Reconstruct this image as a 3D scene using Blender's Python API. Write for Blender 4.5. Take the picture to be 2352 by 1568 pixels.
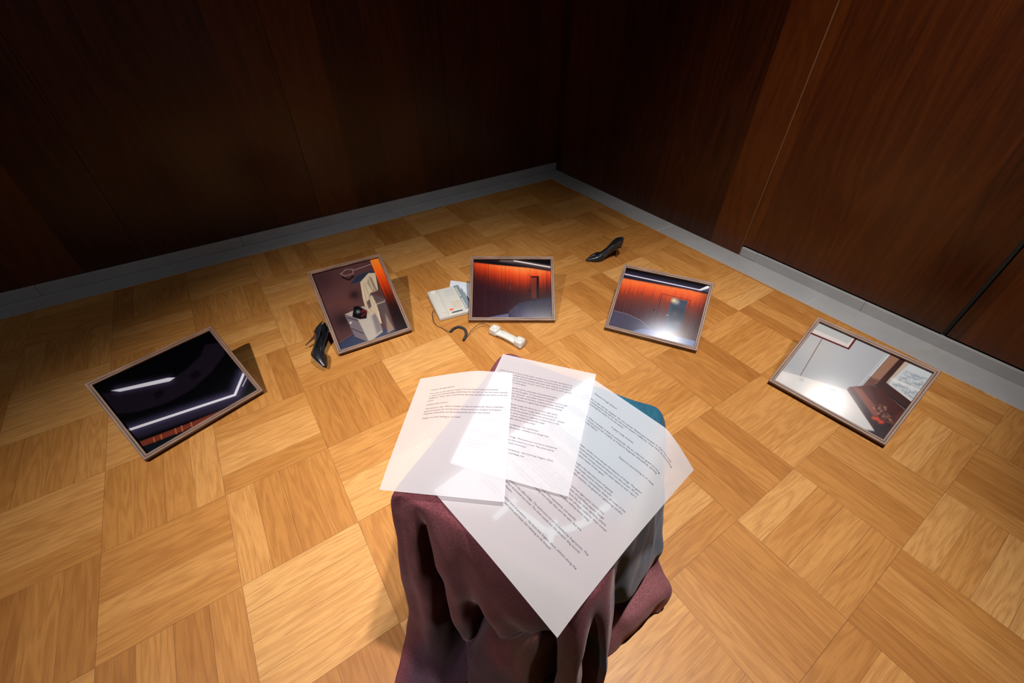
import bpy, bmesh, math, random
import numpy as np
from mathutils import Vector, Matrix, Euler
random.seed(7); rng = np.random.default_rng(7)
scene = bpy.context.scene
for o in list(bpy.data.objects): bpy.data.objects.remove(o, do_unlink=True)
COL = scene.collection
S = 0.34                      # side of one parquet block in metres
PI = math.pi

# ------------------------------------------------------------------ camera
cam_d = bpy.data.cameras.new('camera'); cam_d.sensor_fit = 'HORIZONTAL'; cam_d.sensor_width = 36.0
cam_d.lens = 976.756 / 2352 * 36.0; cam_d.clip_start = .02
cam = bpy.data.objects.new('camera', cam_d); COL.objects.link(cam); scene.camera = cam
H_, T_, R_ = 0.973125345, 0.712880325, 0.00468107
fw = Vector((math.cos(H_)*math.cos(T_), math.sin(H_)*math.cos(T_), -math.sin(T_)))
rt = Vector((math.sin(H_), -math.cos(H_), 0)); up = rt.cross(fw)
rt2 = math.cos(R_)*rt + math.sin(R_)*up; up2 = -math.sin(R_)*rt + math.cos(R_)*up
cam.matrix_world = Matrix(((rt2.x, up2.x, -fw.x, .71923), (rt2.y, up2.y, -fw.y, -1.49922), (rt2.z, up2.z, -fw.z, 1.33721), (0, 0, 0, 1)))

# ------------------------------------------------------------------ world, lights, exposure
wd = bpy.data.worlds.new('world'); scene.world = wd; wd.use_nodes = True
wd.node_tree.nodes['Background'].inputs[0].default_value = (.80, .86, 1, 1)
wd.node_tree.nodes['Background'].inputs[1].default_value = .008
scene.view_settings.view_transform = 'Standard'; scene.view_settings.look = 'None'
scene.view_settings.exposure = 0.0; scene.view_settings.gamma = 1.0
scene.view_settings.use_curve_mapping = False
def spot(name, loc, target, power, size, blend, radius, color):
    d = bpy.data.lights.new(name, 'SPOT'); d.energy = power; d.spot_size = math.radians(size); d.spot_blend = blend
    d.shadow_soft_size = radius; d.color = color
    o = bpy.data.objects.new(name, d); COL.objects.link(o); o.location = loc
    o.rotation_euler = (Vector(target) - Vector(loc)).to_track_quat('-Z', 'Y').to_euler()
    return o
spot('track_or_fill_spot', (-.84, -1.33, 3.47), (.44, -.40, 0), 420, 42, 1.0, .03, (1, .955, .91))
spot('track_or_fill_spot', (-.81, -1.33, 3.47), (.75, .80, 0), 62, 84, 1.0, .03, (1, .955, .93))  # wide faint spot added as spill from the left lamp position
spot('track_or_fill_spot', (-.78, -1.33, 3.47), (1.25, .0, 0), 310, 42, 1.0, .03, (1, .955, .91))
spot('track_or_fill_spot', (1.39, -1.32, 3.47), (1.62, -.90, 0), 740, 58, 1.0, .05, (1, .955, .92))
spot('track_or_fill_spot', (1.20, -2.00, 3.47), (3.30, -.95, .80), 470, 46, 1.0, .04, (1, .92, .82))  # fill spot added to brighten the right wall

# ------------------------------------------------------------------ helpers
def lin(r, g, b, k=1.0):
    f = lambda c: (c/255/12.92 if c/255 <= .04045 else ((c/255+.055)/1.055)**2.4)
    return (f(r)*k, f(g)*k, f(b)*k, 1)
def link(name, me, mat=None, parent=None, smooth=False):
    o = bpy.data.objects.new(name, me); COL.objects.link(o)
    if mat is not None: me.materials.append(mat)
    if parent is not None: o.parent = parent
    if smooth:
        me.polygons.foreach_set('use_smooth', [True]*len(me.polygons))
    return o
def obj(name, bm, mat=None, parent=None, smooth=False):
    me = bpy.data.meshes.new(name); bm.normal_update(); bm.to_mesh(me); bm.free()
    return link(name, me, mat, parent, smooth)
def tag(o, label, cat, group=None):
    o['label'] = label; o['category'] = cat
    if group: o['group'] = group
    return o
def empty(name, mw, label, cat, group=None):
    o = bpy.data.objects.new(name, None); COL.objects.link(o); o.empty_display_size = .05
    o.matrix_world = mw
    return tag(o, label, cat, group)
def struct(o): o['kind'] = 'structure'; return o
def frame_mw(loc, x, y):
    x = Vector(x).normalized(); y = Vector(y); y = (y - x*y.dot(x)).normalized(); z = x.cross(y)
    return Matrix(((x.x, y.x, z.x, loc[0]), (x.y, y.y, z.y, loc[1]), (x.z, y.z, z.z, loc[2]), (0, 0, 0, 1)))
def bx(bm, x0, x1, y0, y1, z0, z1, bev=0, seg=2):
    vs = [bm.verts.new(c) for c in ((x0,y0,z0),(x1,y0,z0),(x1,y1,z0),(x0,y1,z0),(x0,y0,z1),(x1,y0,z1),(x1,y1,z1),(x0,y1,z1))]
    fs = [bm.faces.new([vs[i] for i in f]) for f in ((3,2,1,0),(4,5,6,7),(0,1,5,4),(1,2,6,5),(2,3,7,6),(3,0,4,7))]
    if bev:
        es = list({e for f in fs for e in f.edges})
        bmesh.ops.bevel(bm, geom=es, offset=bev, segments=seg, affect='EDGES', profile=.5)
def hexa(bm, p, bev=0, seg=2):          # 8 points: bottom ring, then top ring
    vs = [bm.verts.new(c) for c in p]
    fs = [bm.faces.new([vs[i] for i in f]) for f in ((3,2,1,0),(4,5,6,7),(0,1,5,4),(1,2,6,5),(2,3,7,6),(3,0,4,7))]
    if bev:
        es = list({e for f in fs for e in f.edges})
        bmesh.ops.bevel(bm, geom=es, offset=bev, segments=seg, affect='EDGES', profile=.5)
def grid_mesh(name, P, closed_u=False, mat=None, parent=None, smooth=True):   # P: (n, m, 3)
    n, m = P.shape[:2]; me = bpy.data.meshes.new(name)
    faces = []
    for i in range(n if closed_u else n-1):
        j0 = (i+1) % n
        for k in range(m-1): faces.append((i*m+k, j0*m+k, j0*m+k+1, i*m+k+1))
    me.from_pydata(P.reshape(-1, 3).tolist(), [], faces); me.update()
    return link(name, me, mat, parent, smooth)
def tube(bm, pts, r, n=8, caps=True):
    pts = [Vector(q) for q in pts]; rings = []
    nrm = None
    for i, q in enumerate(pts):
        t = (pts[min(i+1, len(pts)-1)] - pts[max(i-1, 0)]).normalized()
        if nrm is None: nrm = t.orthogonal().normalized()
        nrm = (nrm - t*nrm.dot(t)).normalized(); b = t.cross(nrm)
        rr = r[i] if hasattr(r, '__len__') else r
        rings.append([bm.verts.new(q + (nrm*math.cos(a) + b*math.sin(a))*rr) for a in [2*PI*k/n for k in range(n)]])
    for a, b in zip(rings, rings[1:]):
        for k in range(n): bm.faces.new((a[k], a[(k+1) % n], b[(k+1) % n], b[k]))
    if caps: bm.faces.new(rings[0][::-1]); bm.faces.new(rings[-1])
def crom(P, n, closed=False):            # Catmull-Rom along axis 0
    P = np.asarray(P, float); m = len(P); out = []
    segs = m if closed else m-1
    g = (lambda i: P[i % m]) if closed else (lambda i: P[0]*2-P[1] if i < 0 else (P[m-1]*2-P[m-2] if i >= m else P[i]))
    for i in range(segs):
        p0, p1, p2, p3 = g(i-1), g(i), g(i+1), g(i+2)
        for k in range(n):
            t = k/n
            out.append(.5*((2*p1) + (-p0+p2)*t + (2*p0-5*p1+4*p2-p3)*t*t + (-p0+3*p1-3*p2+p3)*t**3))
    if not closed: out.append(P[-1])
    return np.array(out)

# node helper ------------------------------------------------------------
class NT:
    def __init__(s, name):
        s.m = bpy.data.materials.new(name); s.m.use_nodes = True; s.t = s.m.node_tree
        s.b = s.t.nodes['Principled BSDF']; s.out = s.t.nodes['Material Output']
    def n(s, typ, **kw):
        x = s.t.nodes.new(typ)
        for k, v in kw.items():
            if k.startswith('i_'):
                key = k[2:]; key = int(key) if key.isdigit() else key
                s.set(x.inputs[key], v)
            else: setattr(x, k, v)
        return x
    def set(s, sock, v):
        if isinstance(v, bpy.types.NodeSocket): s.t.links.new(v, sock)
        elif isinstance(v, bpy.types.Node): s.t.links.new(v.outputs[0], sock)
        else: sock.default_value = v
    def math(s, op, a, b=0.0, c=0.0):
        x = s.t.nodes.new('ShaderNodeMath'); x.operation = op
        s.set(x.inputs[0], a); s.set(x.inputs[1], b); s.set(x.inputs[2], c); return x.outputs[0]
    def mix(s, f, a, b, typ='MIX'):
        x = s.t.nodes.new('ShaderNodeMix'); x.data_type = 'RGBA'; x.blend_type = typ
        s.set(x.inputs[0], f); s.set(x.inputs[6], a); s.set(x.inputs[7], b); return x.outputs[2]
    def ramp(s, f, stops):
        x = s.t.nodes.new('ShaderNodeValToRGB'); s.set(x.inputs[0], f)
        e = x.color_ramp.elements
        while len(e) < len(stops): e.new(.5)
        for el, (p, c) in zip(e, stops): el.position = p; el.color = c
        return x.outputs[0]
    def p(s, **kw):
        for k, v in kw.items(): s.set(s.b.inputs[k.replace('_', ' ')], v)
        return s
    def xyz(s, v):
        x = s.t.nodes.new('ShaderNodeSeparateXYZ'); s.set(x.inputs[0], v); return x.outputs
    def comb(s, a, b, c):
        x = s.t.nodes.new('ShaderNodeCombineXYZ'); s.set(x.inputs[0], a); s.set(x.inputs[1], b); s.set(x.inputs[2], c); return x.outputs[0]
    def noise(s, vec, scale, detail=3, rough=.5, dist=0.0):
        return s.n('ShaderNodeTexNoise', i_Vector=vec, i_Scale=scale, i_Detail=detail, i_Roughness=rough, i_Distortion=dist).outputs[0]
    def bump(s, h, strength, dist=.001):
        return s.n('ShaderNodeBump', i_Height=h, i_Strength=strength, i_Distance=dist).outputs[0]
def plain(name, col, rough=.5, **kw):
    t = NT(name); tc = t.n('ShaderNodeTexCoord').outputs['Object']
    c = t.mix(t.noise(tc, 60, 2), tuple(x*.9 for x in col[:3])+(1,), tuple(min(1, x*1.08) for x in col[:3])+(1,))
    t.p(Base_Color=c, Roughness=rough, **kw); return t.m

# ------------------------------------------------------------------ materials
def m_parquet():
    t = NT('oak_parquet'); pos = t.n('ShaderNodeNewGeometry').outputs['Position']
    x, y, z = t.xyz(pos)
    gx = t.math('DIVIDE', x, S); gy = t.math('DIVIDE', y, S)
    ix = t.math('FLOOR', gx); iy = t.math('FLOOR', gy)
    fx = t.math('SUBTRACT', gx, ix); fy = t.math('SUBTRACT', gy, iy)
    odd = t.math('FLOORED_MODULO', t.math('ADD', ix, iy), 2.0)            # odd: planks along y
    lerp = lambda a, b: t.math('ADD', a, t.math('MULTIPLY', odd, t.math('SUBTRACT', b, a)))
    across = lerp(fy, fx); along = lerp(fx, fy)
    a4 = t.math('MULTIPLY', across, 4.0); k = t.math('FLOOR', a4); fa = t.math('SUBTRACT', a4, k)
    wn = t.n('ShaderNodeTexWhiteNoise', noise_dimensions='3D', i_Vector=t.comb(ix, iy, k))
    rnd = wn.outputs['Value']; r2, r3, _ = t.xyz(wn.outputs['Color'])
    wb = t.n('ShaderNodeTexWhiteNoise', noise_dimensions='3D', i_Vector=t.comb(ix, iy, 77.0)).outputs['Value']
    al = t.math('ADD', t.math('MULTIPLY', along, S), t.math('MULTIPLY', rnd, 31.0))
    ac = t.math('ADD', t.math('MULTIPLY', across, S), t.math('MULTIPLY', r2, 17.0))
    v1 = t.comb(t.math('MULTIPLY', al, 2.4), t.math('MULTIPLY', ac, 88.0), 0.0)
    fine = t.noise(v1, 3.0, 5, .6)
    v2 = t.comb(t.math('MULTIPLY', al, 1.5), t.math('MULTIPLY', ac, 13.0), t.math('MULTIPLY', r3, 9.0))
    warp = t.noise(v2, 1.5, 2, .5)
    rings = t.math('SINE', t.math('ADD', t.math('MULTIPLY', warp, 46.0), t.math('MULTIPLY', ac, 90.0)))
    rings = t.math('MULTIPLY_ADD', rings, .5, .5)
    pores = t.noise(t.comb(t.math('MULTIPLY', al, 14.0), t.math('MULTIPLY', ac, 520.0), 0.0), 1.0, 2, .5)
    tone = t.math('ADD', t.math('MULTIPLY', rnd, .38), t.math('MULTIPLY', wb, .28))
    tone = t.math('ADD', tone, t.math('MULTIPLY', odd, -.20))
    tone = t.math('ADD', tone, .24)
    base = t.ramp(tone, [(0, (.315, .120, .024, 1)), (.35, (.430, .188, .044, 1)), (.65, (.530, .260, .076, 1)), (1, (.610, .350, .130, 1))])
    g = t.math('ADD', t.math('MULTIPLY', fine, .70), t.math('MULTIPLY', rings, .34))
    dark = t.mix(1.0, base, (.56, .42, .29, 1), 'MULTIPLY')
    c = t.mix(t.math('MULTIPLY', t.math('POWER', g, 1.6), .85), base, dark)
    pd = t.math('MULTIPLY', t.math('GREATER_THAN', pores, .58), .30)
    c = t.mix(pd, c, (.16, .06, .015, 1))
    edge = lambda f, w: t.math('LESS_THAN', t.math('MINIMUM', f, t.math('SUBTRACT', 1.0, f)), w)
    s1 = t.math('MULTIPLY', edge(fa, .010), t.math('MULTIPLY', r3, .75))
    s2 = t.math('MULTIPLY', t.math('MAXIMUM', edge(fx, .0030), edge(fy, .0030)), .45)
    c = t.mix(t.math('MAXIMUM', s1, s2), c, (.10, .04, .012, 1))
    t.p(Base_Color=c, Roughness=t.math('MULTIPLY_ADD', fine, .16, .40), Normal=t.bump(t.math('SUBTRACT', fine, t.math('MULTIPLY', t.math('MAXIMUM', s1, s2), .8)), .12, .0008))
    t.b.inputs['Specular IOR Level'].default_value = .35
    return t.m
def m_panel(axis):
    t = NT('dark_stained_panelling'); pos = t.n('ShaderNodeNewGeometry').outputs['Position']
    x, y, z = t.xyz(pos); a = y if axis == 'y' else x
    strip = t.math('FLOOR', t.math('DIVIDE', t.math('ADD', a, 10.07), .262))
    wn = t.n('ShaderNodeTexWhiteNoise', noise_dimensions='1D', i_W=strip).outputs['Value']
    v = t.comb(t.math('MULTIPLY', a, 38.0), t.math('MULTIPLY', z, 1.6), wn)
    g1 = t.noise(v, 2.4, 6, .62)
    v2 = t.comb(t.math('ADD', t.math('MULTIPLY', a, 5.0), t.math('MULTIPLY', wn, 30.0)), t.math('MULTIPLY', z, .55), wn)
    ring = t.math('MULTIPLY_ADD', t.math('SINE', t.math('MULTIPLY', t.noise(v2, 1.3, 2, .5), 60.0)), .5, .5)
    pores = t.noise(t.comb(t.math('MULTIPLY', a, 420.0), t.math('MULTIPLY', z, 26.0), 0.0), 1.0, 2)
    f = t.math('ADD', t.math('MULTIPLY', g1, .38), t.math('MULTIPLY', ring, .10))
    f = t.math('ADD', f, t.math('MULTIPLY', t.math('SUBTRACT', wn, .40), .42))
    c = t.ramp(f, [(.0, (.018, .0034, .0008, 1)), (.3, (.052, .0106, .0014, 1)), (.6, (.095, .0215, .0026, 1)), (1, (.135, .034, .0050, 1))])
    c = t.mix(t.math('MULTIPLY', t.math('GREATER_THAN', pores, .62), .35), c, (.012, .004, .002, 1))
    t.p(Base_Color=c, Roughness=t.math('MULTIPLY_ADD', g1, .10, .27), Normal=t.bump(g1, .06, .001))
    t.b.inputs['Specular IOR Level'].default_value = .5
    return t.m
def m_stone():
    t = NT('grey_stone'); pos = t.n('ShaderNodeNewGeometry').outputs['Position']
    n1 = t.noise(pos, 5, 5, .6); n2 = t.noise(pos, 60, 4, .6); n3 = t.noise(pos, 2.2, 3, .5, 1.0)
    c = t.mix(n1, (.25, .255, .27, 1), (.40, .405, .42, 1))
    c = t.mix(t.math('MULTIPLY', t.math('GREATER_THAN', n3, .62), .35), c, (.33, .29, .25, 1))
    c = t.mix(t.math('MULTIPLY', n2, .5), c, (.24, .24, .25, 1))
    t.p(Base_Color=c, Roughness=.62, Normal=t.bump(n2, .15, .001)); return t.m
def m_walnut():
    t = NT('walnut_moulding'); tc = t.n('ShaderNodeUVMap').outputs[0]
    x, y, z = t.xyz(tc)
    g = t.noise(t.comb(t.math('MULTIPLY', x, 9.0), t.math('MULTIPLY', y, 330.0), 0.0), 1.0, 5, .65)
    c = t.ramp(g, [(.36, (.034, .014, .007, 1)), (.5, (.120, .056, .031, 1)), (.66, (.270, .148, .088, 1))])
    t.p(Base_Color=c, Roughness=.5, Normal=t.bump(g, .2, .0006)); return t.m
def m_fabric():
    t = NT('printed_velour'); tc = t.n('ShaderNodeTexCoord').outputs['Object']
    x, y, z = t.xyz(tc)
    n = t.noise(tc, 3.2, 3, .5); nf = t.noise(tc, 300, 4, .75); nm = t.noise(tc, 22, 4, .6)
    wob = t.math('MULTIPLY', t.math('SUBTRACT', n, .5), .22)
    def dist(a, b, c):
        v = t.n('ShaderNodeVectorMath', operation='DISTANCE', i_0=tc, i_1=(a, b, c)).outputs['Value']
        return t.math('ADD', v, wob)
    plum = t.mix(nm, (.090, .024, .029, 1), (.140, .041, .049, 1))
    teal = t.mix(nm, (.006, .062, .105, 1), (.014, .095, .145, 1))
    brown = t.mix(nm, (.095, .044, .029, 1), (.140, .068, .046, 1))
    aub = t.mix(nm, (.032, .017, .028, 1), (.062, .030, .046, 1))
    pink = (.225, .085, .092, 1)
    sm = lambda d, a, b: t.n('ShaderNodeMapRange', interpolation_type='SMOOTHSTEP', i_0=d, i_1=a, i_2=b, i_3=1.0, i_4=0.0).outputs[0]
    c = plum
    c = t.mix(sm(dist(.20, -.22, .42), .07, .17), c, brown)
    c = t.mix(sm(dist(.03, -.28, .06), .18, .26), c, aub)
    c = t.mix(sm(dist(.33, .05, .06), .10, .24), c, pink)
    c = t.mix(sm(dist(.215, .12, .46), .26, .31), c, teal)
    c = t.mix(t.n('ShaderNodeMapRange', i_0=nf, i_1=.38, i_2=.68, i_3=0.0, i_4=.62).outputs[0], c, (.016, .006, .009, 1))
    t.p(Base_Color=c, Roughness=.95, Normal=t.bump(nf, .25, .0006))
    t.b.inputs['Specular IOR Level'].default_value = .1
    t.b.inputs['Sheen Weight'].default_value = .12; t.b.inputs['Sheen Roughness'].default_value = .45
    t.b.inputs['Sheen Tint'].default_value = (.75, .55, .55, 1)
    return t.m
def m_vellum():
    t = NT('translucent_paper'); tc = t.n('ShaderNodeTexCoord').outputs['Object']
    nf = t.noise(tc, 700, 3, .7); col = t.mix(nf, (.88, .89, .95, 1), (.97, .975, 1, 1))
    d = t.n('ShaderNodeBsdfDiffuse', i_Color=col); tr = t.n('ShaderNodeBsdfTranslucent', i_Color=(.92, .92, .94, 1))
    tp = t.n('ShaderNodeBsdfTransparent', i_Color=(.97, .97, .98, 1))
    a = t.n('ShaderNodeMixShader', i_0=.62, i_1=d, i_2=tr)
    b = t.n('ShaderNodeMixShader', i_0=.30, i_1=a, i_2=tp)
    t.t.links.new(b.outputs[0], t.out.inputs[0]); return t.m
def m_glass():
    t = NT('picture_glass')
    tp = t.n('ShaderNodeBsdfTransparent', i_Color=(.98, .98, .98, 1)); gl = t.n('ShaderNodeBsdfGlossy', i_Color=(1, 1, 1, 1), i_Roughness=.17)
    fr = t.n('ShaderNodeFresnel', i_IOR=1.085)
    c = t.n('ShaderNodeMixShader', i_0=fr, i_1=tp, i_2=gl)
    t.t.links.new(c.outputs[0], t.out.inputs[0]); return t.m
def m_print():
    t = NT('printed_photograph'); a = t.n('ShaderNodeVertexColor', layer_name='ink')
    t.p(Base_Color=a.outputs[0], Roughness=.6); t.b.inputs['Specular IOR Level'].default_value = .0
    return t.m
M = dict(parquet=m_parquet(), wall_x=m_panel('x'), wall_y=m_panel('y'), stone=m_stone(), walnut=m_walnut(), fabric=m_fabric(),
         vellum=m_vellum(), glass=m_glass(), photo=m_print(),
         gap=plain('dark_joint', (.004, .003, .003), .9), grout=plain('pale_grout', (.50, .50, .52), .8),
         lit_edge=plain('painted_lit_edge', (.16, .075, .03), .6), ink=plain('black_ink', (.035, .032, .06), .7),  # paler joint tone: light on the panel edges put into the colour
         leather=None, board=plain('backing_board', (.10, .06, .035), .8), white=plain('phone_plastic', (.46, .44, .40), .34),
         whiter=plain('handset_plastic', (.52, .505, .475), .30), grey=plain('grille_plastic', (.40, .40, .38), .6),
         blue=plain('blue_grey_keys', (.155, .20, .235), .45), key=plain('beige_keys', (.45, .40, .31), .5), lcd=plain('display_window', (.055, .075, .085), .3),
         red=plain('red_key', (.70, .085, .03), .45), rubber=plain('black_cord', (.012, .012, .016), .42), wire=plain('dark_wire', (.03, .022, .02), .5),
         sheet=plain('white_sheet', (.58, .61, .66), .7), tint=plain('pale_print', (.50, .55, .62), .8), strip=plain('white_strip', (.17, .175, .18), .5),
         heel=plain('brown_heel', (.075, .028, .012), .35), lining=plain('shoe_lining', (.018, .016, .018), .6), sole=plain('shoe_sole', (.09, .055, .035), .5),
         keydark=plain('key_legend', (.16, .14, .11), .6))
t = NT('black_leather'); tc = t.n('ShaderNodeTexCoord').outputs['Object']; nn = t.noise(tc, 130, 4, .6)
t.p(Base_Color=(.012, .012, .015, 1), Roughness=t.math('MULTIPLY_ADD', nn, .12, .22), Normal=t.bump(nn, .12, .0006)); M['leather'] = t.m

# ------------------------------------------------------------------ the room
FX, FY = 9.04*S, 4.03*S          # edge of the parquet
WX, WY = 9.55*S, 4.47*S          # wall faces
bm = bmesh.new(); bx(bm, -8*S, FX, -11*S, FY, -.03, 0); struct(obj('floor', bm, M['parquet']))
def stone_run(name, spans, mat='stone'):
    bm = bmesh.new()
    for s in spans: bx(bm, *s, bev=.0012, seg=1)
    return struct(obj(name, bm, M[mat]))
ly = [-9, -7, -3.98, -.98, 2.03, 5.05, 8.05, 9.04]
g = .0022
stone_run('trim_1', [(a*S+g/2, b*S-g/2, FY+.0005, WY, -.03, .0006) for a, b in zip(ly, ly[1:])])
rj = [4.47, 3.60, .56, -2.49, -5.53, -8.57, -11]
stone_run('trim_2', [(FX+.0005, WX+.02, b*S+g/2, a*S-g/2, -.03, .0006) for a, b in zip(rj, rj[1:])])
stone_run('trim_3', [(a*S-g/2, a*S+g/2, FY, WY, -.03, .0003) for a in ly[1:-1]] + [(FX, WX, a*S-g/2, a*S+g/2, -.03, .0003) for a in rj[1:-1]], 'grout')
HB = .060
lj = [-9, -6.9, -3.95, -.95, 2.0, 5.06, 8.0, 9.55]
stone_run('baseboard_left', [(a*S+.0006, b*S-.0006, WY, WY+.022, 0, HB) for a, b in zip(lj, lj[1:])])
bj = [-.955, -1.25, -3.05, -5.9, -8.6, -11]
bm = bmesh.new()
for i, (a, b) in enumerate(zip(bj, bj[1:])):
    bx(bm, WX-.002, WX+.02, b*S+.0006, a*S-.0006, 0, .056, bev=.006 if i == 0 else .0012, seg=3)
struct(obj('baseboard_right', bm, M['stone']))
# panelled walls: one mesh per wall, panels with open joints
ZT = 3.6
bm = bmesh.new()
ls = [-9, -5.5, -2.5, .495, 3.51, 6.52, 9.58]
for a, b in zip(ls, ls[1:]): bx(bm, a*S+.0012, b*S-.0012, WY+.024, WY+.05, HB-.002, ZT)
wl = struct(obj('wall_left', bm, M['wall_x']))
bm = bmesh.new(); bx(bm, -9*S, 9.9*S, WY+.051, WY+.07, -.03, ZT); struct(obj('wall_left_core', bm, M['gap']))
bm = bmesh.new()
bx(bm, WX, WX+.03, 1.865*S+.0010, 4.60*S, .0007, ZT); bx(bm, WX, WX+.03, -.945*S+.0010, 1.865*S-.0010, .0007, ZT)
bx(bm, WX+.010, WX+.034, -4.0*S, -.945*S-.0012, .066, ZT); bx(bm, WX+.010, WX+.034, -7.2*S, -4.055*S, .066, ZT); bx(bm, WX+.010, WX+.034, -11*S, -7.25*S, .066, ZT)
struct(obj('wall_right', bm, M['wall_y']))
bm = bmesh.new(); bx(bm, WX+.0345, WX+.06, -11*S, 4.75*S, -.03, ZT); struct(obj('wall_right_core', bm, M['gap']))
bm = bmesh.new()
for yy in (1.865, -.945): bx(bm, WX+.0015, WX+.02, yy*S-.0009, yy*S+.0009, .0008, ZT)
struct(obj('lit_edge_strips', bm, M['lit_edge']))  # added strips, coloured as the lit edges of the wall panels

# ------------------------------------------------------------------ a small painter for the framed photographs
def homog(src, dst):
    A = []; b = []
    for (x, y), (u, v) in zip(src, dst):
        A += [[x, y, 1, 0, 0, 0, -u*x, -u*y], [0, 0, 0, x, y, 1, -v*x, -v*y]]; b += [u, v]
    h = np.append(np.linalg.solve(np.array(A, float), np.array(b, float)), 1).reshape(3, 3)
    return h
class Canvas:
    def __init__(s, w, h, corners, bg):       # corners: where TL, TR, BR, BL sit in the sketch's own coordinates
        s.w, s.h = w, h; s.K = max(w, h)/232.0; s.a = np.zeros((h, w, 3)); s.a[:] = lin(*bg)[:3]
        s.H = homog(corners, [(0, 0), (w-1, 0), (w-1, h-1), (0, h-1)])
        s.Y, s.X = np.mgrid[0:h, 0:w].astype(float)
        Hi = np.linalg.inv(s.H); q = np.stack([s.X, s.Y, np.ones_like(s.X)], -1) @ Hi.T
        s.sx, s.sy = q[..., 0]/q[..., 2], q[..., 1]/q[..., 2]
    def P(s, pts):
        q = np.array([[x, y, 1] for x, y in pts], float) @ s.H.T; return q[:, :2]/q[:, 2:]
    def put(s, m, col):
        c = np.array(lin(*col)[:3]) if not isinstance(col, np.ndarray) else col
        m = np.clip(m, 0, 1)[..., None]; s.a = s.a*(1-m) + c*m
    def sd(s, pts):                            # signed distance, + inside
        p = s.P(pts); n = len(p); ins = np.zeros(s.X.shape, bool); d = np.full(s.X.shape, 1e9)
        for i in range(n):
            (x0, y0), (x1, y1) = p[i], p[(i+1) % n]
            d = np.minimum(d, s.seg((x0, y0), (x1, y1)))
            c = ((y0 > s.Y) != (y1 > s.Y))
            with np.errstate(divide='ignore', invalid='ignore'):
                ins ^= c & (s.X < (x1-x0)*(s.Y-y0)/(y1-y0+1e-12)+x0)
        return np.where(ins, d, -d)
    def seg(s, p0, p1):
        dx, dy = p1[0]-p0[0], p1[1]-p0[1]; L = dx*dx+dy*dy+1e-9
        t = np.clip(((s.X-p0[0])*dx+(s.Y-p0[1])*dy)/L, 0, 1)
        return np.hypot(s.X-p0[0]-t*dx, s.Y-p0[1]-t*dy)
    def poly(s, pts, col, soft=.7, al=1.0): soft = soft*s.K*.75; s.put(np.clip(s.sd(pts)/(2*soft)+.5, 0, 1)*al, col)
    def line(s, pts, w, col, soft=.6, al=1.0):
        w = w*s.K; soft = soft*s.K*.75
        p = s.P(pts); d = np.full(s.X.shape, 1e9)
        for a, b in zip(p, p[1:]): d = np.minimum(d, s.seg(a, b))
        s.put(np.clip((w/2-d)/(2*soft)+.5, 0, 1)*al, col)
    def glow(s, pts, r, col, al=1.0):
        r = r*s.K
        p = s.P(pts); d = np.full(s.X.shape, 1e9)
        for a, b in zip(p, p[1:]): d = np.minimum(d, s.seg(a, b))
        s.put(np.exp(-(d/r)**2)*al, col)
    def blob(s, c, r, col, al=1.0):
        (x, y), = s.P([c]); r = r*s.K; s.put(np.exp(-((s.X-x)**2+(s.Y-y)**2)/r**2)*al, col)
    def streaks(s, pts, cols, n, seed, soft=2, fade=None, al=1.0):
        """vertical veneer streaks inside a polygon, cols bright -> dark along the drawing's down direction"""
        soft = soft*s.K*.75; r = np.random.default_rng(seed); m = np.clip(s.sd(pts)/(2*soft)+.5, 0, 1)*al
        k = np.interp(s.X, np.linspace(0, s.w, n), r.uniform(-.5, .5, n))
        tt = np.clip(fade + k*.24, 0, 1)
        st = np.linspace(0, 1, len(cols)); L = np.array([lin(*c)[:3] for c in cols])
        col = np.stack([np.interp(tt, st, L[:, i]) for i in range(3)], -1)*(1+k[..., None]*.5)
        s.a = s.a*(1-m[..., None]) + col*m[..., None]
def dist_fade(c, p0, p1, d0, d1):              # 0..1 measured below the line p0-p1
    (x0, y0), (x1, y1) = c.P([p0, p1]); nx, ny = -(y1-y0), x1-x0; L = math.hypot(nx, ny)
    d = ((c.X-x0)*nx+(c.Y-y0)*ny)/L
    return np.clip((d/c.K-d0)/(d1-d0), 0, 1)
W0, H0 = 400, 318
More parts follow.
